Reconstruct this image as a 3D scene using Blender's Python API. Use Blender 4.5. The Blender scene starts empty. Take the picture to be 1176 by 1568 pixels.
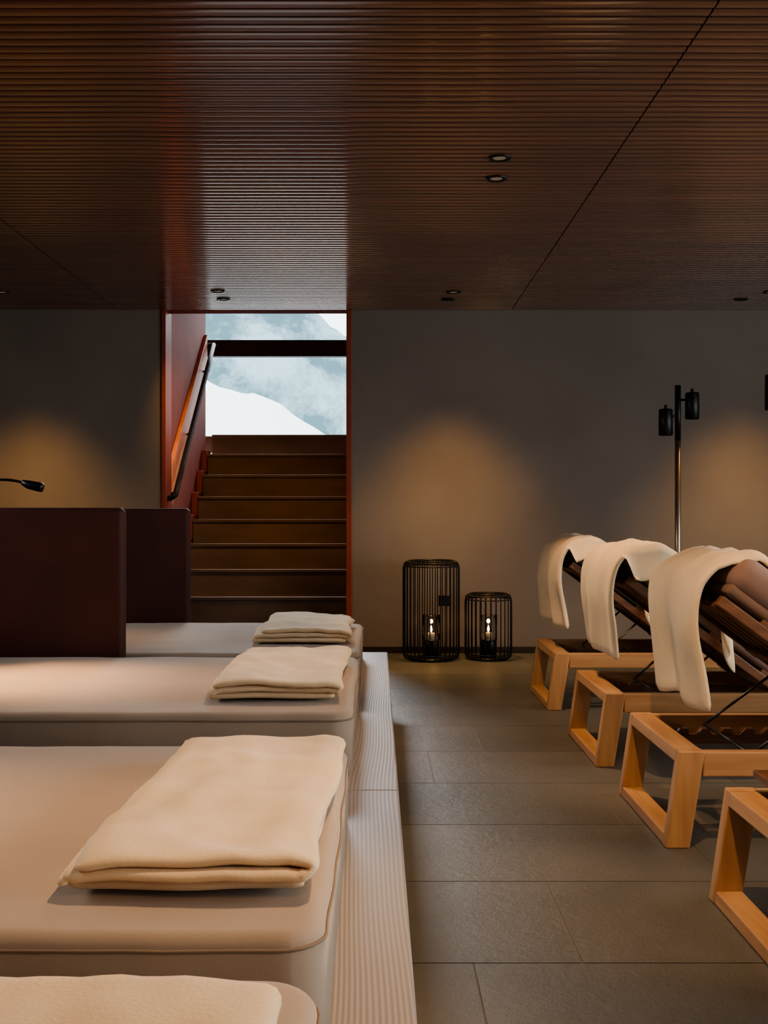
import bpy, bmesh, math, random
from mathutils import Vector, Matrix, noise
random.seed(4)
scene = bpy.context.scene
F = 1736.0; CX = 576.0; CY = 783.0
try:
    scene.view_settings.look = 'AgX - Medium High Contrast'
except Exception as ex:
    print('look', ex)

# ------------------------------------------------------------ materials
def mat(name, col, rough=0.5, col2=None, nscale=(5,5,5), nfac=(0.35,0.65), bump=0.0, bscale=None,
        metallic=0.0, sheen=0.0, spec=0.5, detail=4, bdist=0.002, emis=None, estr=0, coat=0.0):
    m = bpy.data.materials.new(name); m.use_nodes = True
    nt = m.node_tree; N = nt.nodes; L = nt.links
    b = N['Principled BSDF']
    b.inputs['Roughness'].default_value = rough
    b.inputs['Metallic'].default_value = metallic
    b.inputs['Specular IOR Level'].default_value = spec
    b.inputs['Sheen Weight'].default_value = sheen
    b.inputs['Coat Weight'].default_value = coat
    b.inputs['Coat Roughness'].default_value = 0.13
    b.inputs['Coat IOR'].default_value = 2.3
    b.inputs['Base Color'].default_value = (*col, 1)
    tc = N.new('ShaderNodeTexCoord')
    if col2 is None: col2 = tuple(c*0.88 for c in col)
    mp = N.new('ShaderNodeMapping'); mp.inputs['Scale'].default_value = nscale
    L.new(tc.outputs['Object'], mp.inputs[0])
    nz = N.new('ShaderNodeTexNoise'); nz.inputs['Scale'].default_value = 1; nz.inputs['Detail'].default_value = detail
    L.new(mp.outputs[0], nz.inputs['Vector'])
    cr = N.new('ShaderNodeValToRGB')
    cr.color_ramp.elements[0].position = nfac[0]; cr.color_ramp.elements[1].position = nfac[1]
    cr.color_ramp.elements[0].color = (*col, 1); cr.color_ramp.elements[1].color = (*col2, 1)
    L.new(nz.outputs['Fac'], cr.inputs[0]); L.new(cr.outputs[0], b.inputs['Base Color'])
    if bump > 0:
        mp2 = N.new('ShaderNodeMapping'); mp2.inputs['Scale'].default_value = bscale or nscale
        L.new(tc.outputs['Object'], mp2.inputs[0])
        n2 = N.new('ShaderNodeTexNoise'); n2.inputs['Scale'].default_value = 1; n2.inputs['Detail'].default_value = 5
        L.new(mp2.outputs[0], n2.inputs['Vector'])
        bp = N.new('ShaderNodeBump'); bp.inputs['Strength'].default_value = bump; bp.inputs['Distance'].default_value = bdist
        L.new(n2.outputs['Fac'], bp.inputs['Height']); L.new(bp.outputs[0], b.inputs['Normal'])
    if emis:
        b.inputs['Emission Color'].default_value = (*emis, 1); b.inputs['Emission Strength'].default_value = estr
    return m

M = {}
M['plaster'] = mat('plaster_taupe', (0.25,0.205,0.172), 0.75, (0.20,0.162,0.137), (1.3,1.3,1.3), (0.3,0.7), 0.25, (35,35,35), spec=0.3)
M['slat'] = mat('walnut_slats', (0.185,0.066,0.032), 0.38, (0.10,0.034,0.017), (0.8,9,9), (0.3,0.7), 0.08, (3,120,120), detail=6, coat=0.95)
M['slatback'] = mat('ceiling_void', (0.012,0.008,0.006), 0.9)
M['redwall'] = mat('russet_plaster', (0.33,0.085,0.055), 0.75, (0.20,0.05,0.035), (1.6,1.6,1.6), (0.3,0.7), 0.2, (12,12,12), spec=0.12)
M['redtrim'] = mat('russet_trim', (0.32,0.075,0.045), 0.45, (0.24,0.055,0.034), (3,3,3), spec=0.3)
M['orangeboard'] = mat('orange_board', (0.80,0.33,0.18), 0.4, (0.66,0.26,0.14), (2,6,6))
M['step'] = mat('stair_brown', (0.19,0.13,0.095), 0.6, (0.12,0.082,0.062), (2,6,6), (0.3,0.7), 0.1, (6,30,30), spec=0.2)
M['nosing'] = mat('stair_nosing', (0.22,0.155,0.12), 0.65, (0.15,0.105,0.08), (3,8,8), spec=0.2)
M['tile'] = None
M['grout'] = mat('grout', (0.22,0.205,0.18), 0.8)
M['black'] = mat('black_metal', (0.016,0.015,0.015), 0.38, (0.025,0.022,0.02), (30,30,30), metallic=0.6)
M['railblack'] = mat('black_powdercoat', (0.014,0.013,0.013), 0.7, (0.02,0.018,0.017), (30,30,30), spec=0.25)
M['pole'] = mat('warm_lit_pole', (0.42,0.33,0.24), 0.3, (0.48,0.38,0.28), (30,30,4), metallic=0.9)  # lower lamp pole: warm light falling on it is put into the colour
M['steel'] = mat('dark_steel', (0.12,0.11,0.10), 0.35, (0.09,0.085,0.08), (20,20,20), metallic=0.9)
M['mattress'] = mat('mattress_fabric', (0.42,0.33,0.255), 0.9, (0.36,0.285,0.22), (2.5,2.5,2.5), (0.3,0.7), 0.35, (420,420,420), sheen=0.15, bdist=0.001, spec=0.2)
M['piping'] = mat('mattress_piping', (0.25,0.185,0.13), 0.9)
M['blanket'] = mat('fleece_cream', (0.78,0.60,0.39), 0.95, (0.70,0.53,0.335), (7,7,7), (0.3,0.7), 0.5, (160,160,160), sheen=0.2, bdist=0.002, spec=0.15)
M['divider'] = mat('divider_upholstery', (0.070,0.018,0.012), 0.7, (0.040,0.011,0.008), (3,3,3), (0.3,0.7), 0.3, (200,200,200), sheen=0.0, bdist=0.001, spec=0.35)
M['dark_up'] = mat('dark_frame', (0.03,0.018,0.017), 0.6)
OC, OD = (0.55,0.315,0.15), (0.38,0.20,0.09)
M['oak'] = mat('oak_honey', OC, 0.42, OD, (3,30,30), (0.3,0.7), 0.15, (6,90,90), detail=6)
M['oakz'] = mat('oak_honey_posts', OC, 0.42, OD, (30,30,3), (0.3,0.7), 0.15, (90,90,6), detail=6)
M['oaky'] = mat('oak_honey_cross', OC, 0.42, OD, (30,3,30), (0.3,0.7), 0.15, (90,6,90), detail=6)
M['walnut'] = mat('dark_slats', (0.20,0.095,0.048), 0.45, (0.13,0.06,0.032), (3,40,40))
M['pad'] = mat('taupe_pad', (0.19,0.12,0.09), 0.85, (0.14,0.09,0.068), (5,5,5), (0.3,0.7), 0.3, (300,300,300), sheen=0.2, bdist=0.001)
M['pillow'] = mat('mauve_headrest', (0.24,0.155,0.13), 0.8, (0.19,0.12,0.10), (6,6,6), (0.3,0.7), 0.3, (200,200,200), sheen=0.2, bdist=0.001)
M['wax'] = mat('candle_wax', (0.75,0.66,0.5), 0.5)
M['flame'] = mat('candle_flame', (1,0.6,0.2), 0.5, emis=(1.0,0.6,0.25), estr=25)
M['lens'] = mat('downlight_lens', (0.05,0.045,0.04), 0.15, emis=(1.0,0.75,0.5), estr=0.12)
M['snow'] = mat('snow', (0.92,0.94,0.95), 0.8, (0.82,0.86,0.88), (0.15,0.15,0.15))
g = bpy.data.materials.new('lantern_glass'); g.use_nodes = True
gb = g.node_tree.nodes['Principled BSDF']; gb.inputs['Transmission Weight'].default_value = 1; gb.inputs['Roughness'].default_value = 0.03; gb.inputs['IOR'].default_value = 1.1
M['glass'] = g

# mountain: snow-dusted forest haze painted into its pale colours
m = bpy.data.materials.new('misty_mountain_forest'); m.use_nodes = True; nt = m.node_tree; N = nt.nodes; L = nt.links
b = N['Principled BSDF']; b.inputs['Roughness'].default_value = 1; b.inputs['Specular IOR Level'].default_value = 0
tc = N.new('ShaderNodeTexCoord')
def nmap(sc, det, rg):
    mp = N.new('ShaderNodeMapping'); mp.inputs['Scale'].default_value = sc; L.new(tc.outputs['Object'], mp.inputs[0])
    n = N.new('ShaderNodeTexNoise'); n.inputs['Scale'].default_value = 1; n.inputs['Detail'].default_value = det; n.inputs['Roughness'].default_value = rg
    L.new(mp.outputs[0], n.inputs['Vector']); return n
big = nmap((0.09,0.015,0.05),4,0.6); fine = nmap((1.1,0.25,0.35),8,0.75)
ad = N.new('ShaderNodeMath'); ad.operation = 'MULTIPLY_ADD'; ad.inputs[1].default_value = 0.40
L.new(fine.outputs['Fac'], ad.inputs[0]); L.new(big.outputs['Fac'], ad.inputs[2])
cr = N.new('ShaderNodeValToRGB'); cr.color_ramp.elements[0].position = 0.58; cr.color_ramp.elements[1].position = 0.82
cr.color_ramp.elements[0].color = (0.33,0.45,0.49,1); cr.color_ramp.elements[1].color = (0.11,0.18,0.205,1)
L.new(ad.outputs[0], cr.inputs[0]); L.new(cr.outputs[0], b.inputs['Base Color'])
M['mountain'] = m

# ledge : brushed grey wood with growth-ring figure
m = bpy.data.materials.new('brushed_grey_wood'); m.use_nodes = True; nt = m.node_tree; N = nt.nodes; L = nt.links
b = N['Principled BSDF']; b.inputs['Roughness'].default_value = 0.5
tc = N.new('ShaderNodeTexCoord'); mp = N.new('ShaderNodeMapping'); mp.inputs['Scale'].default_value = (1,0.16,1)
L.new(tc.outputs['Object'], mp.inputs[0])
nzd = N.new('ShaderNodeTexNoise'); nzd.inputs['Scale'].default_value = 3.4; nzd.inputs['Detail'].default_value = 1
L.new(mp.outputs[0], nzd.inputs['Vector'])
mul = N.new('ShaderNodeMath'); mul.operation = 'MULTIPLY'; mul.inputs[1].default_value = 60
L.new(nzd.outputs['Fac'], mul.inputs[0])
wv = N.new('ShaderNodeTexWave'); wv.bands_direction = 'X'; wv.inputs['Scale'].default_value = 34; wv.inputs['Distortion'].default_value = 0
L.new(mp.outputs[0], wv.inputs['Vector']); L.new(mul.outputs[0], wv.inputs['Phase Offset'])
cr = N.new('ShaderNodeValToRGB'); cr.color_ramp.elements[0].color = (0.235,0.215,0.21,1); cr.color_ramp.elements[1].color = (0.335,0.31,0.305,1)
L.new(wv.outputs['Fac'], cr.inputs[0]); L.new(cr.outputs[0], b.inputs['Base Color'])
bp = N.new('ShaderNodeBump'); bp.inputs['Strength'].default_value = 0.35; bp.inputs['Distance'].default_value = 0.0007
L.new(wv.outputs['Fac'], bp.inputs['Height']); L.new(bp.outputs[0], b.inputs['Normal'])
M['ledge'] = m

# tile : stone, per tile variation through vertex colour
m = bpy.data.materials.new('slate_tile'); m.use_nodes = True; nt = m.node_tree; N = nt.nodes; L = nt.links
b = N['Principled BSDF']
tc = N.new('ShaderNodeTexCoord')
nz = N.new('ShaderNodeTexNoise'); nz.inputs['Scale'].default_value = 2.2; nz.inputs['Detail'].default_value = 8
L.new(tc.outputs['Object'], nz.inputs['Vector'])
cr = N.new('ShaderNodeValToRGB'); cr.color_ramp.elements[0].position = 0.3; cr.color_ramp.elements[1].position = 0.72
cr.color_ramp.elements[0].color = (0.092,0.088,0.078,1); cr.color_ramp.elements[1].color = (0.145,0.139,0.124,1)
L.new(nz.outputs['Fac'], cr.inputs[0])
at = N.new('ShaderNodeAttribute'); at.attribute_name = 'tint'
mx = N.new('ShaderNodeMix'); mx.data_type = 'RGBA'; mx.blend_type = 'MULTIPLY'; mx.inputs[0].default_value = 1
L.new(cr.outputs[0], mx.inputs[6]); L.new(at.outputs['Color'], mx.inputs[7]); L.new(mx.outputs[2], b.inputs['Base Color'])
n2 = N.new('ShaderNodeTexNoise'); n2.inputs['Scale'].default_value = 28; n2.inputs['Detail'].default_value = 8; n2.inputs['Roughness'].default_value = 0.7
L.new(tc.outputs['Object'], n2.inputs['Vector'])
bp = N.new('ShaderNodeBump'); bp.inputs['Strength'].default_value = 0.7; bp.inputs['Distance'].default_value = 0.005
L.new(n2.outputs['Fac'], bp.inputs['Height']); L.new(bp.outputs[0], b.inputs['Normal'])
b.inputs['Roughness'].default_value = 0.42
M['tile'] = m

# ------------------------------------------------------------ mesh builder
class MB:
    def __init__(s, name):
        s.name = name; s.bm = bmesh.new(); s.mats = []
    def mi(s, m):
        if m not in s.mats: s.mats.append(m)
        return s.mats.index(m)
    def merge(s, t, m, smooth=False, mtx=None):
        i = s.mi(m)
        if mtx is not None: t.transform(mtx)
        bmesh.ops.recalc_face_normals(t, faces=t.faces)
        for f in t.faces: f.material_index = i; f.smooth = smooth
        me = bpy.data.meshes.new('tmp'); t.to_mesh(me); t.free(); s.bm.from_mesh(me); bpy.data.meshes.remove(me)
    def box(s, x0,x1,y0,y1,z0,z1, m, bev=0.0, seg=2, mtx=None, smooth=None):
        t = bmesh.new(); bmesh.ops.create_cube(t, size=1)
        for v in t.verts:
            v.co = Vector(((x0+x1)/2+v.co.x*(x1-x0), (y0+y1)/2+v.co.y*(y1-y0), (z0+z1)/2+v.co.z*(z1-z0)))
        if bev > 0: bmesh.ops.bevel(t, geom=t.edges[:], offset=bev, segments=seg, profile=0.5, affect='EDGES')
        s.merge(t, m, smooth if smooth is not None else bev > 0.015, mtx)
    def hexa(s, bot, top, m, bev=0.004):
        t = bmesh.new(); vb = [t.verts.new(p) for p in bot]; vt = [t.verts.new(p) for p in top]
        t.faces.new(vb[::-1]); t.faces.new(vt)
        for i in range(4): t.faces.new((vb[i], vb[(i+1)%4], vt[(i+1)%4], vt[i]))
        if bev: bmesh.ops.bevel(t, geom=t.edges[:], offset=bev, segments=2, profile=0.5, affect='EDGES')
        s.merge(t, m)
    def lathe(s, prof, c, m, seg=32, smooth=True, mtx=None):
        t = bmesh.new(); rings = []
        for r, z in prof:
            rings.append([t.verts.new((c[0]+max(r,1e-5)*math.cos(2*math.pi*k/seg), c[1]+max(r,1e-5)*math.sin(2*math.pi*k/seg), c[2]+z)) for k in range(seg)])
        for a, b2 in zip(rings, rings[1:]):
            for k in range(seg): t.faces.new((a[k], a[(k+1)%seg], b2[(k+1)%seg], b2[k]))
        bmesh.ops.remove_doubles(t, verts=t.verts, dist=1e-4)
        s.merge(t, m, smooth, mtx)
    def tube(s, pts, r, m, seg=8, closed=False):
        pts = [Vector(p) for p in pts]; t = bmesh.new(); rings = []; n = len(pts)
        up = None
        for i, p in enumerate(pts):
            if closed: d = pts[(i+1)%n]-pts[i-1]
            else: d = pts[min(i+1,n-1)]-pts[max(i-1,0)]
            d.normalize()
            if up is None:
                up = Vector((0,0,1)) if abs(d.z) < 0.9 else Vector((1,0,0))
            u = (up - d*up.dot(d)).normalized(); w = d.cross(u); up = u
            rr = r[i] if isinstance(r, (list,tuple)) else r
            rings.append([t.verts.new(p+u*rr*math.cos(2*math.pi*k/seg)+w*rr*math.sin(2*math.pi*k/seg)) for k in range(seg)])
        for i in range(n if closed else n-1):
            a = rings[i]; b2 = rings[(i+1)%n]
            for k in range(seg): t.faces.new((a[k], a[(k+1)%seg], b2[(k+1)%seg], b2[k]))
        if not closed:
            t.faces.new(rings[0]); t.faces.new(rings[-1][::-1])
        s.merge(t, m, True)
    def sheet(s, prof, y0, y1, ny, h, m, disp, rnd=0.012):
        """prof: list of (x,z) centre-line points; extruded along y with half thickness h"""
        t = bmesh.new(); n = len(prof); rings = []
        nor = []
        for i in range(n):
            a = prof[max(i-1,0)]; b2 = prof[min(i+1,n-1)]
            dx, dz = b2[0]-a[0], b2[1]-a[1]; l = math.hypot(dx,dz) or 1; nor.append((-dz/l, dx/l))
        ys = [y0+ (y1-y0)*j/(ny-1) for j in range(ny)]
        ys = [y0+0.0005, y0+rnd*0.25, y0+rnd*0.6] + [y for y in ys if y0+rnd <= y <= y1-rnd] + [y1-rnd*0.6, y1-rnd*0.25, y1-0.0005]
        for y in ys:
            e = min(y-y0, y1-y)/rnd; e = min(max(e,0.02),1); hh = h*math.sqrt(1-(1-e)**2)
            ring = []
            for sgn, idx in ((1, range(n)), (-1, range(n-1,-1,-1))):
                for i in idx:
                    k = min(i, n-1-i); hk = hh*(0.45 if k == 0 else 1)
                    c = Vector((prof[i][0], y, prof[i][1])); c = disp(c, i/(n-1), (y-y0)/(y1-y0))
                    ring.append(t.verts.new(c + Vector((nor[i][0]*hk*sgn, 0, nor[i][1]*hk*sgn))))
            rings.append(ring)
        K = 2*n
        for a, b2 in zip(rings, rings[1:]):
            for k in range(K): t.faces.new((a[k], a[(k+1)%K], b2[(k+1)%K], b2[k]))
        for r_ in (rings[0], rings[-1]):
            for i in range(n-1): t.faces.new((r_[i], r_[i+1], r_[K-2-i], r_[K-1-i]))
        s.merge(t, m, True)
    def done(s, parent=None, auto=True):
        me = bpy.data.meshes.new(s.name); s.bm.to_mesh(me); s.bm.free()
        for m in s.mats: me.materials.append(M[m])
        o = bpy.data.objects.new(s.name, me); scene.collection.objects.link(o)
        if parent: o.parent = parent
        return o

def catmull(P, sub=6):
    out = []; n = len(P)
    for i in range(n-1):
        p0 = P[max(i-1,0)]; p1 = P[i]; p2 = P[i+1]; p3 = P[min(i+2,n-1)]
        for k in range(sub):
            t = k/sub
            out.append(tuple(0.5*((2*p1[j])+(-p0[j]+p2[j])*t+(2*p0[j]-5*p1[j]+4*p2[j]-p3[j])*t*t+(-p0[j]+3*p1[j]-3*p2[j]+p3[j])*t**3) for j in range(len(p1))))
    out.append(tuple(P[-1])); return out
def nz3(x, y, z): return noise.noise(Vector((x,y,z)))

def spot(name, loc, tgt, energy, col, angle, blend=0.6, size=0.03, parent=None):
    l = bpy.data.lights.new(name, 'SPOT'); l.energy = energy; l.color = col; l.spot_size = math.radians(angle); l.spot_blend = blend; l.shadow_soft_size = size
    o = bpy.data.objects.new(name, l); scene.collection.objects.link(o); o.location = loc
    o.rotation_euler = (Vector(tgt)-Vector(loc)).to_track_quat('-Z','Y').to_euler()
    if parent: o.parent = parent
    return o
def area(name, loc, tgt, energy, col, sx, sy, spread=180):
    l = bpy.data.lights.new(name, 'AREA'); l.shape = 'RECTANGLE'; l.size = sx; l.size_y = sy; l.energy = energy; l.color = col
    l.spread = math.radians(spread)
    o = bpy.data.objects.new(name, l); scene.collection.objects.link(o); o.location = loc
    o.rotation_euler = (Vector(tgt)-Vector(loc)).to_track_quat('-Z','Y').to_euler(); return o

# ------------------------------------------------------------ room shell
XL, XR, YB, YW, ZC = -3.6, 4.6, -3.0, 8.0, 2.419
OL, OR = -1.5115, -0.175
def simple(name, *boxes):
    b = MB(name)
    for bx in boxes: b.box(*bx)
    return b.done()

# floor: staggered stone tiles over grout
fb = MB('floor')
fb.box(XL,XR,YB,YW,-0.08,-0.002,'grout')
t = bmesh.new(); cl = t.loops.layers.color.new('tint')
rowh = 0.555; y = 2.51 - rowh*10; r = -10
knownoff = {0:0.457, -1:0.215, 1:0.95, 2:0.79, 3:0.215, 4:0.45, 5:0.70}
while y < YW:
    off = knownoff.get(r, random.uniform(0,1.11)); x = off-1.11*5
    while x < XR:
        a0, a1 = max(x+0.002,XL), min(x+1.11-0.002,XR); b0, b1 = max(y+0.0025,YB), min(y+rowh-0.0025,YW)
        if a1-a0 > 0.02 and b1-b0 > 0.01:
            vs = [t.verts.new(p) for p in ((a0,b0,0),(a1,b0,0),(a1,b1,0),(a0,b1,0))]
            lo = [t.verts.new((p.co.x,p.co.y,-0.02)) for p in vs]
            c = random.uniform(0.92,1.06); fs = [t.faces.new(vs)]
            for k in range(4): fs.append(t.faces.new((vs[(k+1)%4],vs[k],lo[k],lo[(k+1)%4])))
            for f in fs:
                for lp in f.loops: lp[cl] = (c,c,c*random.uniform(0.97,1.0),1)
        x += 1.11
    y += rowh; r += 1
fb.merge(t,'tile'); fb.done()

# ceiling slats
cb = MB('ceiling')
cb.box(XL,XR,YB,YW,ZC+0.03,ZC+0.12,'slatback')
t = bmesh.new(); pitch = 0.052; wslat = 0.040
bounds = [XL,-1.825,0.954,3.73,XR]
ny = int((YW-YB)/pitch)
for i in range(ny):
    yc = YW-0.012-pitch*(i+0.5)
    prof = [(yc-wslat/2, ZC+0.03),(yc-wslat/2, ZC+0.004)]
    for k in range(9):
        u = -0.95+1.9*k/8; prof.append((yc+u*wslat/2, ZC+0.0011*u*u))
    prof += [(yc+wslat/2, ZC+0.004),(yc+wslat/2, ZC+0.03)]
    for a, b2 in zip(bounds, bounds[1:]):
        A = [t.verts.new((a+0.003,p[0],p[1])) for p in prof]; B = [t.verts.new((b2-0.003,p[0],p[1])) for p in prof]
        for k in range(len(prof)-1):
            f = t.faces.new((A[k],A[k+1],B[k+1],B[k]))
        t.faces.new(A); t.faces.new(B[::-1])
cb.merge(t,'slat')
co = cb.done()

simple('wall_back', (XL-0.2,OL,YW,YW+0.2,0,2.6,'plaster'), (OR,XR+0.2,YW,YW+0.2,0,2.6,'plaster'))
simple('wall_left', (XL-0.2,XL,YB,YW,0,2.6,'plaster'))
simple('wall_right', (XR,XR+0.2,YB,YW,0,0.3,'plaster'), (XR,XR+0.2,YB,YW,2.3,2.6,'plaster'), (XR,XR+0.2,YB,-1.5,0.3,2.3,'plaster'),
       (XR,XR+0.2,6.0,YW,0.3,2.3,'plaster'))
simple('wall_front', (XL-0.2,XR+0.2,YB-0.2,YB,0,2.6,'plaster'))
simple('baseboard_back', (OR,XR,YW-0.012,YW,0,0.045,'dark_up'), (XL,OL,YW-0.012,YW,0,0.045,'dark_up'))
# window in right wall
wb = MB('window_1')
for yy in (-1.5,1.0,3.5,5.94): wb.box(XR+0.05,XR+0.12,yy,yy+0.06,0.3,2.3,'black')
wb.box(XR+0.05,XR+0.12,-1.5,6,0.3,0.36,'black'); wb.box(XR+0.05,XR+0.12,-1.5,6,2.24,2.3,'black'); wb.done()
# stairwell trim and walls
simple('trim_1', (OL-0.002,OL+0.028,YW-0.012,YW+0.22,0,ZC,'redtrim',0.003))
simple('trim_2', (OR-0.036,OR+0.002,YW-0.012,YW+0.22,0,ZC,'redtrim',0.003))
simple('wall_stair_left', (OL-0.14,OL,YW+0.2,10.05,0,3.9,'redwall'))
simple('wall_stair_right', (OR,OR+0.14,YW+0.2,11.7,0,3.9,'redwall'))
simple('wall_stair_header', (XL,OR+0.14,YW,YW+0.12,2.6,3.9,'plaster'), (OL,OR,YW+0.0,YW+0.14,ZC,2.62,'redwall'))
simple('wall_landing', (-3.4,-3.26,9.9,11.7,1.4,3.9,'redwall'), (-3.4,OL-0.14,9.9,10.05,1.4,3.9,'redwall'), (-3.4,OR+0.14,YW,11.8,3.9,4.0,'redwall'))
# stair
R_, T_, D0 = 0.187, 0.262, 8.03
st = MB('staircase'); sg = MB('trim_3')
for n in range(1,10):
    y0 = D0+(n-1)*T_; y1 = y0+T_ if n < 9 else 10.04
    st.box(-1.465,OR-0.004,y0,min(y1+0.02,10.04) if n<9 else 10.28,max(0,(n-1)*R_-0.1),n*R_-0.022,'step')
    st.box(-1.465,OR-0.004,y0-0.016,min(y1+0.01,10.04) if n<9 else 10.29,n*R_-0.022,n*R_,'step',0.003)
    st.box(-1.465,OR-0.004,y0-0.018,y0+0.006,n*R_-0.007,n*R_+0.001,'nosing',0.002)
    if n < 9: sg.box(OL+0.001,-1.468,y0-0.05,min(y1,10.05),max(0,(n-1)*R_-0.1),n*R_+0.035,'redtrim',0.002)
st.done(); sg.done()
simple('floor_landing', (-3.26,OR-0.004,10.30,11.61,9*R_-0.15,9*R_,'step'), (-3.26,-1.6,10.06,10.299,9*R_-0.15,9*R_,'step'))
# handrail with backing board
hr = MB('handrail')
p0 = Vector((-1.43,8.06,1.115)); p1 = Vector((-1.43,9.97,2.465)); d = (p1-p0).normalized()
hr.tube([p0+Vector((-0.07,0.06,-0.02)), p0+Vector((-0.03,0.0,-0.02)), p0+Vector((0,0.01,0))] + [p0.lerp(p1,k/6) for k in range(1,7)] + [p1+Vector((-0.03,0.02,0.0)), p1+Vector((-0.075,0.0,-0.03))], 0.021, 'railblack', 10)
for f in (0.07,0.42,0.86):
    q = p0.lerp(p1,f)
    hr.tube([q+Vector((0,0,-0.02)), q+Vector((0,0,-0.07)), q+Vector((-0.078,0,-0.085))], 0.009, 'railblack', 8)
    hr.lathe([(0,0),(0.03,0),(0.03,0.008),(0,0.008)], (0,0,0), 'railblack', 16, mtx=Matrix.Translation(q+Vector((-0.066,0,-0.085)))@Matrix.Rotation(math.radians(-90),4,'Y'))
a = Vector((-1.511,8.24,1.19)); e = Vector((-1.511,9.95,2.40)); w = 0.03
hh = Vector((0,0,0.15))
hr.hexa([a-hh, a-hh+Vector((w,0,0)), e-hh+Vector((w,0,0)), e-hh], [a+hh, a+hh+Vector((w,0,0)), e+hh+Vector((w,0,0)), e+hh], 'orangeboard', 0.003)
hr.done()
# stair window
YG = 11.62
wn = MB('window_2')
wn.box(-3.26,OR,YG,YG+0.1,2.59,2.757,'railblack'); wn.box(-3.26,OR,YG,YG+0.1,9*R_-0.05,9*R_+0.05,'black')
wn.box(-3.26,OR,YG,YG+0.1,3.8,3.9,'black'); wn.box(-3.26,-3.2,YG,YG+0.1,1.6,3.9,'black'); wn.box(OR-0.06,OR,YG,YG+0.1,1.6,3.9,'black')
wn.done()

# ------------------------------------------------------------ outside
def terrain(name, x0,x1,y0,y1,nx,ny,fn,m):
    t = MB(name); bm = bmesh.new(); g = []
    for j in range(ny+1):
        row = []
        for i in range(nx+1):
            x = x0+(x1-x0)*i/nx; y = y0+(y1-y0)*j/ny; row.append(bm.verts.new((x,y,fn(x,y))))
        g.append(row)
    for j in range(ny):
        for i in range(nx): bm.faces.new((g[j][i],g[j][i+1],g[j+1][i+1],g[j+1][i]))
    t.merge(bm, m, True); return t.done()
def interp(x, tab):
    if x <= tab[0][0]: return tab[0][1]
    for (a,b),(c,d) in zip(tab,tab[1:]):
        if x <= c: return b+(d-b)*(x-a)/(c-a)
    return tab[-1][1]
ridge = [((u-CX)/F*40, 1+(CY-v)/F*40) for u,v in ((200,520),(270,560),(315,583),(345,598),(372,606),(400,606),(432,622),(450,636),(475,652),(500,670),(600,700),(800,730))]
def hill(x,y):
    zr = interp(x*40/max(y,40)*1.0, ridge)
    k = 1-((y-40)/12)**2 if y < 40 else 1-((y-40)/25)**2
    k = max(k,0)**0.8
    return -1.5+(zr+1.5)*k + 0.12*nz3(x*0.9,y*0.9,0)
terrain('snow_hill',-16,12,29,62,160,60,hill,'snow')
sky = [((u-CX)/F*300, 1+(CY-v)/F*300) for u,v in ((-500,150),(100,300),(315,380),(420,430),(470,466),(486,478),(497,492),(512,502),(522,512),(531,514),(560,540),(700,600),(900,500),(1300,350))]
def mtn(x,y):
    z = interp(x*300/max(y,300), sky); f = (y-120)/180 if y < 300 else 1-(y-300)/200
    f = max(min(f,1),0)
    return z*f**1.1 + 2.5*nz3(x*0.06,y*0.06,2)*f*(1-f)*4 + 2*nz3(x*0.15,y*0.15,3)*f*(1-f)*3 + 1.2*nz3(x*0.45,y*0.45,3)*f
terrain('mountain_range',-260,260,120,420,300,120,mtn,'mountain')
terrain('snow_field',-260,260,12.2,420,4,4,lambda x,y:-1.5,'snow')

wd = bpy.data.worlds.new('world'); scene.world = wd; wd.use_nodes = True
wd.node_tree.nodes['Background'].inputs[0].default_value = (0.88,0.96,1.0,1); wd.node_tree.nodes['Background'].inputs[1].default_value = 3.6

# ------------------------------------------------------------ daybeds
ZL = 0.28; ZM = 0.45; XM = -0.066
pf = MB('bed_platform')
pf.box(-2.25,0.03,0.05,5.76,0,ZL-0.035,'dark_up')
for a0,a1 in ((0.02,2.927),(2.931,5.80)): pf.box(-2.25,0.058,a0,a1,ZL-0.035,ZL,'ledge',0.004)
pf.done()
hb = MB('headboard'); hb.box(-2.25,-2.13,0.1,5.75,ZL+0.001,1.0,'divider',0.02,3); hb.done()

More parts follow.
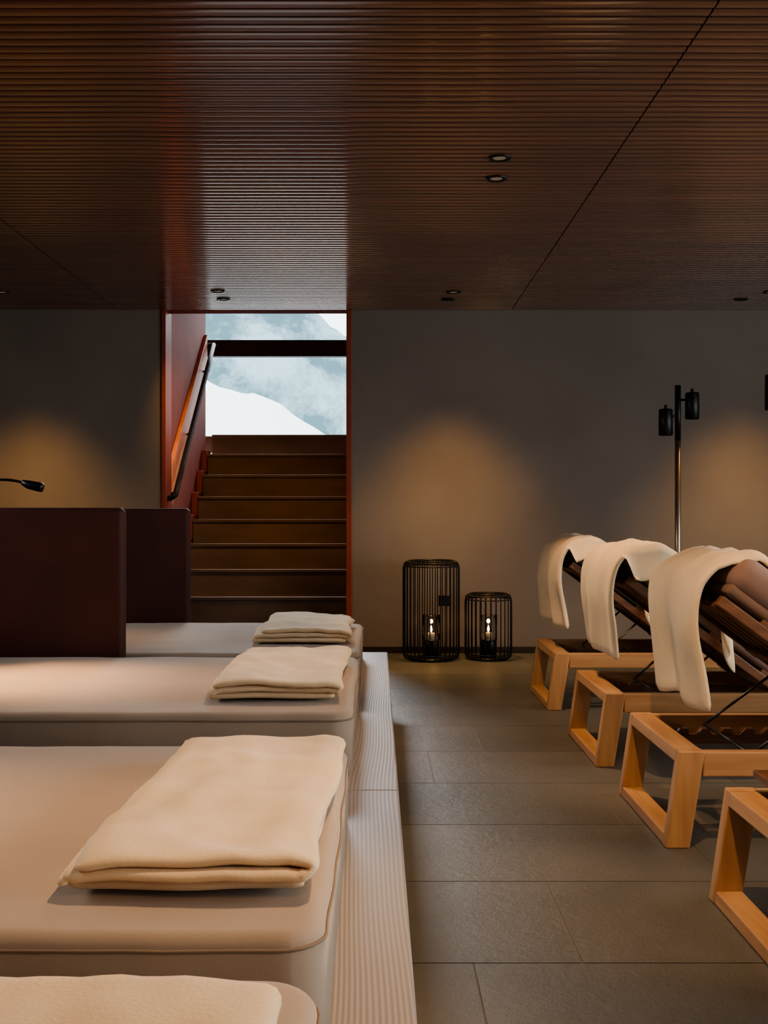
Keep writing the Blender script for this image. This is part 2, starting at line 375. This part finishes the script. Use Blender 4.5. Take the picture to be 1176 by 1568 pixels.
def rrect(x0,x1,y0,y1,z,r,n=6):
    P = []
    for cx,cy,a0 in ((x1-r,y1-r,0),(x0+r,y1-r,90),(x0+r,y0+r,180),(x1-r,y0+r,270)):
        for k in range(n+1):
            a = math.radians(a0+90*k/n); P.append((cx+r*math.cos(a), cy+r*math.sin(a), z))
    return P
beds = [(4.40,5.60),(3.09,4.29),(1.475,2.67),(0.12,1.345)]
def mattress(y0,y1,seed):
    b = MB('daybed_mattress'); bm = bmesh.new(); bmesh.ops.create_cube(bm,size=1)
    x0,x1 = -2.12,XM
    for v in bm.verts: v.co = Vector(((x0+x1)/2+v.co.x*(x1-x0),(y0+y1)/2+v.co.y*(y1-y0),(ZL+ZM)/2+v.co.z*(ZM-ZL)))
    vert = [e for e in bm.edges if abs(e.verts[0].co.z-e.verts[1].co.z) > 0.1]
    bmesh.ops.bevel(bm, geom=vert, offset=0.06, segments=6, profile=0.5, affect='EDGES')
    top = [e for e in bm.edges if e.verts[0].co.z > ZM-0.001 and e.verts[1].co.z > ZM-0.001]
    bmesh.ops.bevel(bm, geom=top, offset=0.022, segments=5, profile=0.5, affect='EDGES')
    for k in range(1,48):
        g = bm.verts[:]+bm.edges[:]+bm.faces[:]
        bmesh.ops.bisect_plane(bm, geom=g, plane_co=(x0+(x1-x0)*k/48,0,0), plane_no=(1,0,0))
    for k in range(1,26):
        g = bm.verts[:]+bm.edges[:]+bm.faces[:]
        bmesh.ops.bisect_plane(bm, geom=g, plane_co=(0,y0+(y1-y0)*k/26,0), plane_no=(0,1,0))
    for v in bm.verts:
        if v.co.z > ZL+0.03:
            v.co.z += 0.004*nz3(v.co.x*3,v.co.y*3,seed)+0.002*nz3(v.co.x*11,v.co.y*8,seed)
            v.co.x += 0.005*nz3(v.co.x*2,v.co.y*6,seed+5); v.co.y += 0.005*nz3(v.co.x*6,v.co.y*2,seed+9)+0.003*nz3(v.co.x*14,v.co.y*2,seed+9)
    b.merge(bm,'mattress',True)
    P = rrect(x0-0.001,x1+0.001,y0-0.001,y1+0.001,ZM-0.022,0.06)
    PD = []
    for i_,p in enumerate(P):
        q_ = P[(i_+1)%len(P)]; L_ = math.hypot(q_[0]-p[0],q_[1]-p[1]); k_ = max(1,int(L_/0.05))
        for j_ in range(k_): PD.append((p[0]+(q_[0]-p[0])*j_/k_, p[1]+(q_[1]-p[1])*j_/k_, p[2]))
    b.tube([(p[0]+0.005*nz3(p[0]*2,p[1]*6,seed+5),p[1]+0.005*nz3(p[0]*6,p[1]*2,seed+9)+0.003*nz3(p[0]*14,p[1]*2,seed+9),p[2]) for p in PD],0.0026,'piping',6,True)
    return b.done()
for i,(a0,a1) in enumerate(beds): mattress(a0,a1,i*7.3)

def divider(xr,y):
    b = MB('bed_divider_panel')
    b.box(-2.12,xr,y,y+0.075,ZL+0.002,1.014,'divider',0.022,5)
    b.done()
divider(-0.962,4.305); divider(-0.928,5.62); divider(-1.04,2.85)

def blanket(x0,x1,y0,y1,seed,zb=ZM+0.004,layers=3,t=0.0185):
    b = MB('folded_blanket'); P = []
    for k in range(layers):
        z = zb+0.004+t*(k+0.5)
        e0 = x1-0.006*random.random()-0.004*k; e1 = x0+0.012*random.random()
        xs = [e0+(e1-e0)*i/20 for i in range(21)]
        if k%2: xs = xs[::-1]
        P += [(x,z) for x in xs]
        if k < layers-1:
            xe = xs[-1]; sg = -1 if k%2 == 0 else 1
            for q in range(1,6):
                a = math.pi*q/6; P.append((xe+sg*math.sin(a)*t*0.75, z+t/2-math.cos(a)*t/2))
    H = layers*t
    def disp(c,u,v):
        k = (c.z-zb)/H
        lay = int(k*layers)
        dz = (0.012*nz3(c.x*7,c.y*7,seed)+0.010*nz3(c.x*2.5,c.y*3,seed+3)+0.006*nz3(c.x*18,c.y*12,seed+6))*k
        dx = 0.012*nz3(c.y*5,c.z*25,seed+1)+0.026*nz3(c.y*1.8,lay*0.7,seed+2)
        edge = 2*abs(v-0.5); dy = (0.016*nz3(c.x*6,lay*2.3,seed+4)+ 0.030*nz3(lay*3.1,seed,0.5))*edge**3
        dz += -0.006*math.exp(-((min(c.x-x0, x1-c.x))/0.02)**2)*k
        return Vector((c.x+dx,c.y+dy,c.z+dz))
    b.sheet(P,y0,y1,56,t*0.49,'blanket',disp,rnd=0.016); return b.done()
blanket(-0.425,-0.09,1.60,2.47,1.3)
blanket(-0.475,-0.115,3.26,4.10,5.1)
blanket(-0.50,-0.13,4.68,5.42,9.4)
blanket(-0.56,-0.10,0.45,1.20,14.4)

def reading_lamp(y,en):
    e = bpy.data.objects.new('reading_lamp',None); scene.collection.objects.link(e)
    b = MB('gooseneck'); P = catmull([(-2.19,y,1.01),(-2.17,y,1.06),(-2.0,y,1.10),(-1.8,y,1.128),(-1.62,y,1.138),(-1.53,y,1.122)],5)
    b.tube(P,0.006,'black',8); b.tube([(-1.545,y,1.127),(-1.52,y,1.117),(-1.47,y,1.106),(-1.455,y,1.102)],[0.012,0.019,0.021,0.019],'black',14)
    b.lathe([(0,0),(0.035,0),(0.035,0.012),(0,0.012)],(-2.19,y,1.001),'black',20)
    b.done(e)
    spot('lamp_beam',(-1.47,y,1.075),(-1.15,y-0.05,0.45),en,(1.0,0.55,0.25),76,1.0,0.02,e)
reading_lamp(4.95,8); reading_lamp(3.75,75); reading_lamp(2.1,40); reading_lamp(0.7,8)

# ------------------------------------------------------------ loungers
def lounger(y0,theta=36.5,seed=0,towel_s=0.22,flat=False,bx=0.0):
    W = 0.66; y1 = y0+W; X0 = 0.858; XE = 2.80
    root = bpy.data.objects.new('wooden_lounger',None); scene.collection.objects.link(root)
    b = MB('frame')
    for s,xb in ((1,X0),(-1,XE)):
        def q(xa,xb2,ya,yb,z): return [(xa,ya,z),(xb2,ya,z),(xb2,yb,z),(xa,yb,z)] if xa < xb2 else [(xb2,ya,z),(xa,ya,z),(xa,yb,z),(xb2,yb,z)]
        for ya,yb in ((y0,y0+0.045),(y1-0.045,y1)):
            b.hexa(q(xb,xb+s*0.072,ya,yb,0.0), q(xb+s*0.042,xb+s*0.118,ya,yb,0.288), 'oakz')
        b.hexa(q(xb+s*0.002,xb+s*0.070,y0+0.045,y1-0.045,0.001), q(xb+s*0.006,xb+s*0.074,y0+0.045,y1-0.045,0.034), 'oaky')
        b.hexa(q(xb+s*0.036,xb+s*0.110,y0+0.045,y1-0.045,0.250), q(xb+s*0.042,xb+s*0.117,y0+0.045,y1-0.045,0.287), 'oaky')
    for ya,yb in ((y0+0.002,y0+0.043),(y1-0.043,y1-0.002)):
        b.box(X0+0.112,XE-0.112,ya,yb,0.212,0.286,'oak',0.004)
    for xx in (1.62,2.2): b.box(xx,xx+0.06,y0+0.043,y1-0.043,0.215,0.25,'oaky',0.003)
    for yy in (y0+0.10,y1-0.14):
        b.box(X0+0.105,1.62,yy,yy+0.035,0.205,0.236,'walnut',0.002)
        for k in range(6):
            x = 1.02+k*0.075
            b.hexa([(x,yy,0.236),(x+0.05,yy,0.236),(x+0.05,yy+0.035,0.236),(x,yy+0.035,0.236)],
                   [(x+0.022,yy,0.256),(x+0.05,yy,0.256),(x+0.05,yy+0.035,0.256),(x+0.022,yy+0.035,0.256)],'walnut',0.001)
    n = 13
    for k in range(n):
        x = 1.62+k*0.080; b.box(x,x+0.062,y0+0.03,y1-0.03,0.287,0.305,'oaky',0.003)
    b.done(root)
    c = MB('seat_cushion'); c.box(1.64,2.68,y0+0.04,y1-0.04,0.306,0.36,'pad',0.02,4); c.done(root)
    th = math.radians(theta); cs,sn = math.cos(th),math.sin(th); hx,hz = 1.56+bx,(0.28 if not flat else 0.292)
    Lb = 0.74 if not flat else 0.56
    def P(s,h): return (hx-cs*s+sn*h, hz+sn*s+cs*h)
    mt = Matrix(((-cs,0,sn,hx),(0,1,0,0),(sn,0,cs,hz),(0,0,0,1)))
    k = MB('backrest')
    for ya,yb in ((y0+0.035,y0+0.07),(y1-0.07,y1-0.035)): k.box(0,Lb,ya,yb,0.0,0.034,'walnut',0.004,mtx=mt)
    for j in range(5):
        yy = y0+0.105+j*0.095; k.box(0.02,Lb-0.02,yy,yy+0.055,0.014,0.032,'walnut',0.003,mtx=mt)
    for s_ in (0.03,0.36,Lb-0.06): k.box(s_,s_+0.05,y0+0.07,y1-0.07,-0.006,0.014,'walnut',0.003,mtx=mt)
    k.box(0.02,Lb,y0+0.035,y1-0.035,0.046,0.085,'pad',0.017,4,mtx=mt)
    for s_ in (0.05,0.30,0.55): k.box(s_,s_+0.05,y0+0.04,y1-0.04,0.030,0.05,'walnut',0.003,mtx=mt)
    if not flat:
        for yy in (y0+0.085,y1-0.085):
            a0 = P(0.28,0.0); k.tube([(a0[0],yy,a0[1]),(1.14,yy,0.262)],0.005,'steel',8)
        k.tube([(1.14,y0+0.08,0.262),(1.14,y1-0.08,0.262)],0.006,'steel',8)
    k.done(root)
    if not flat:
        full = towel_s < 0.4
        h = MB('headrest_pillow'); h.box(0.36 if full else 0.40,Lb+0.02,y0+0.02,y1-0.02,0.066,0.182,'blanket' if full else 'pillow',0.05,8,mtx=mt); h.done(root)
        hang = 0.405+0.012*math.sin(seed)
        pts = []
        if full: pts = [P(towel_s,0.103),P(towel_s+0.05,0.115),P(0.36,0.155),P(0.43,0.19)]
        else: pts = [P(towel_s,0.198)]
        pts += [P(0.54,0.202),P(0.65,0.202),P(0.73,0.186)]
        pts += [(0.975+bx,0.835),(0.925+bx,0.77),(0.912+bx,0.66),(0.927+bx,0.52),(0.938+bx,hang)]
        prof = catmull(pts,5)
        def disp(c,u,v):
            hangf = max(0,min(1,(0.80-c.z)/0.3)) if c.x < 0.99+bx else 0
            top = 1-hangf
            fold = 0.016*math.sin(v*11+seed*2+2*nz3(c.z*2,v*2,seed))*hangf + 0.02*nz3(v*3,c.z*3,seed)*hangf
            near = v < 0.5
            ed = min(v,1-v)*(W+0.03)
            amt = 0.125
            e2 = max(0,1-ed/0.045); e2 = e2**0.8
            if not full: amt = 0.012 if near else 0.03
            wgt = max(0,min(1,(c.x-bx-0.955)/0.04))
            drop = -amt*e2*wgt*(1+0.5*nz3(c.x*9,seed,v*2))
            yy = c.y + (0.5-v)*0.05*hangf + 0.012*nz3(c.z*6,v*2,seed+4) + 0.02*nz3(c.x*4,c.z*3,seed+8)*(2*v-1)*hangf
            bottom = 0.02*nz3(v*3,seed,1)*max(0,(0.5-c.z)/0.1)
            return Vector((c.x+fold, yy, c.z+drop+ (0.014*nz3(c.x*9,v*6,seed)+0.010*nz3(c.x*22,v*14,seed))*top + bottom))
        tw = MB('draped_towel'); tw.sheet(prof,y0-0.015 if full else y0+0.05,y1+(0.015 if full else 0.0),76,0.011,'blanket',disp,rnd=0.016); tw.done(root)
    else:
        bl = MB('folded_towel'); PP = []
        for q in range(3):
            z = hz+0.087+0.018*(q+0.5); xs = [1.08+0.36*i/10 for i in range(11)]
            if q%2: xs = xs[::-1]
            PP += [(x,z) for x in xs]
        bl.sheet(PP,y0+0.06,y1-0.06,26,0.009,'blanket',lambda c,u,v:Vector((c.x+0.01*nz3(c.y*5,c.z*20,3),c.y,c.z+0.006*nz3(c.x*6,c.y*6,3))),rnd=0.015); bl.done(root)
lounger(5.69,seed=0.5,towel_s=0.30,bx=0.01); lounger(4.43,seed=2.2,towel_s=0.30,bx=0.015); lounger(3.36,seed=4.1,towel_s=0.52,bx=0.055); lounger(2.27,theta=0,seed=6,flat=True)

# ------------------------------------------------------------ floor lamps
def floor_lamp(x,y):
    b = MB('floor_lamp')
    b.lathe([(0,0),(0.12,0),(0.12,0.012),(0.115,0.016),(0,0.016)],(x,y,0),'black',40)
    b.lathe([(0.0,0.01),(0.019,0.01),(0.019,1.45),(0,1.45)],(x,y,0),'pole',20)
    b.lathe([(0.0,1.45),(0.019,1.45),(0.019,1.80),(0,1.80)],(x,y,0),'black',20)
    for dx,dz in ((-0.08,1.564),(0.088,1.668)):
        b.tube([(x,y,dz+0.04),(x+dx*0.8,y-0.01,dz+0.04)],0.008,'black',10)
        b.lathe([(0,0.0),(0.038,0.0),(0.043,-0.006),(0.045,-0.165),(0.041,-0.168),(0.038,-0.10),(0,-0.10)],(x+dx,y-0.01,dz+0.085),'black',28)
        b.tube([(x+dx,y-0.01,dz+0.08),(x+dx,y-0.01,dz+0.11)],[0.012,0.008],'black',10)
    b.done()
floor_lamp(1.916,7.2); floor_lamp(1.97,5.39)

# ------------------------------------------------------------ lanterns
def lantern(x,y,R,H,n,tag=False):
    root = bpy.data.objects.new('wire_candle_lantern',None); scene.collection.objects.link(root)
    b = MB('wire_cage')
    pr = catmull([(R*0.80,0.008),(R*0.93,0.014),(R*0.99,0.045),(R,0.09),(R,H*0.5),(R,H-0.075),(R*0.985,H-0.035),(R*0.93,H-0.010),(R*0.80,H)],4)
    for k in range(n):
        a = 2*math.pi*k/n; b.tube([(x+r*math.cos(a),y+r*math.sin(a),z) for r,z in pr],0.0038,'black',6)
    for r,z,w in ((R*0.80,0.008,0.006),(R*0.80,H,0.007),(R*0.93,H-0.012,0.005),(R*0.985,0.04,0.004),(R*0.985,H-0.035,0.004)):
        b.tube([(x+r*math.cos(2*math.pi*k/48),y+r*math.sin(2*math.pi*k/48),z) for k in range(48)],w,'black',8,True)
    b.lathe([(0,0.004),(R*0.8,0.004),(R*0.8,0.014),(0,0.014)],(x,y,0),'black',40)
    if tag: b.box(x+0.04,x+0.125,y-R*0.9-0.006,y-R*0.9+0.002,0.375,0.445,'railblack',0.003)
    b.done(root)
    c = MB('candle_holder')
    c.lathe([(0,0.014),(0.055,0.014),(0.055,0.13),(0.05,0.135),(0,0.135)],(x,y,0),'black',28)
    c.lathe([(0,0.135),(0.024,0.135),(0.024,0.180),(0.021,0.185),(0,0.183)],(x,y,0),'wax',20)
    c.lathe([(0.0,0.187),(0.005,0.193),(0.0075,0.203),(0.005,0.217),(0.0,0.228)],(x,y,0),'flame',12)
    c.done(root)
    g = MB('glass_cylinder'); g.lathe([(0.06,0.136),(0.06,0.30),(0.0575,0.30),(0.0575,0.136),(0.06,0.136)],(x,y,0),'glass',28); g.done(root)
    l = bpy.data.lights.new('candle_light','POINT'); l.energy = 0.8; l.color = (1,0.5,0.18); l.shadow_soft_size = 0.012
    o = bpy.data.objects.new('candle_light',l); scene.collection.objects.link(o); o.location = (x,y,0.25); o.parent = root
lantern(0.372,7.66,0.19,0.665,34,True); lantern(0.76,7.68,0.158,0.44,28)

# ------------------------------------------------------------ downlights
warm = (1.0,0.60,0.30)
def downlight(x,y,tgt=None,en=0,ang=60,blend=0.7,col=warm,size=0.03):
    root = bpy.data.objects.new('recessed_downlight',None); scene.collection.objects.link(root)
    b = MB('bezel')
    b.lathe([(0.046,-0.001),(0.046,-0.005),(0.034,-0.006),(0.026,-0.001),(0.026,-0.0005)],(x,y,ZC),'black',32)
    b.lathe([(0.0,-0.002),(0.026,-0.002),(0.026,-0.0005),(0,-0.0005)],(x,y,ZC),'lens' if en else 'black',24); b.done(root)
    if en: spot('beam',(x,y,ZC-0.02),tgt,en,col,ang,blend,size,root)
gold = (1.0,0.57,0.19)
for x in (-2.42,0.50,2.55):
    downlight(x,7.33,(x+0.02,7.57,0.6),215,80,1.0,gold,0.17)
downlight(-1.02,7.58,(-1.25,9.0,1.1),55,75,0.8,gold); downlight(-1.02,7.3,(-0.8,8.6,0.3),16,80,0.9,gold)
downlight(0.48,7.58); downlight(2.44,7.58)
downlight(0.495,4.55,(-0.30,3.1,0.45),120,62,0.9); downlight(0.512,4.83,(1.0,5.0,0.3),150,74,0.7)
downlight(0.495,2.0,(-0.35,1.75,0.45),115,52,0.8); downlight(0.512,2.28,(1.25,3.2,0.3),150,60,0.8)
downlight(0.50,-0.4,(0.5,1.5,0.2),60,60,0.9)

# ------------------------------------------------------------ daylight and added fill
area('fill_area_right',(XR-0.02,2.2,1.3),(0,2.2,-0.6),62,(1.0,0.95,0.88),7.3,1.9,120)  # added soft room fill, unseen, set just inside the right wall opening
area('daylight_stair_window',(-1.2,15.0,5.4),(-0.9,9.2,1.4),1400,(0.90,0.95,1.0),3.2,1.6)
area('fill_area_left',(XL+0.05,3.2,1.75),(-0.4,3.2,-0.6),62,(0.97,0.95,0.95),5,1.0,120)  # added fill for beds and towels; the left wall has no window

cam = bpy.data.cameras.new('camera'); co = bpy.data.objects.new('camera',cam); scene.collection.objects.link(co)
cam.sensor_fit = 'HORIZONTAL'; cam.sensor_width = 24; cam.lens = 24*F/1176.0
cam.shift_x = 12/1176.0; cam.shift_y = -1/1176.0
co.location = (0,0,1.0); co.rotation_euler = (math.radians(90),0,0); cam.clip_start = 0.02; cam.clip_end = 2000
scene.camera = co
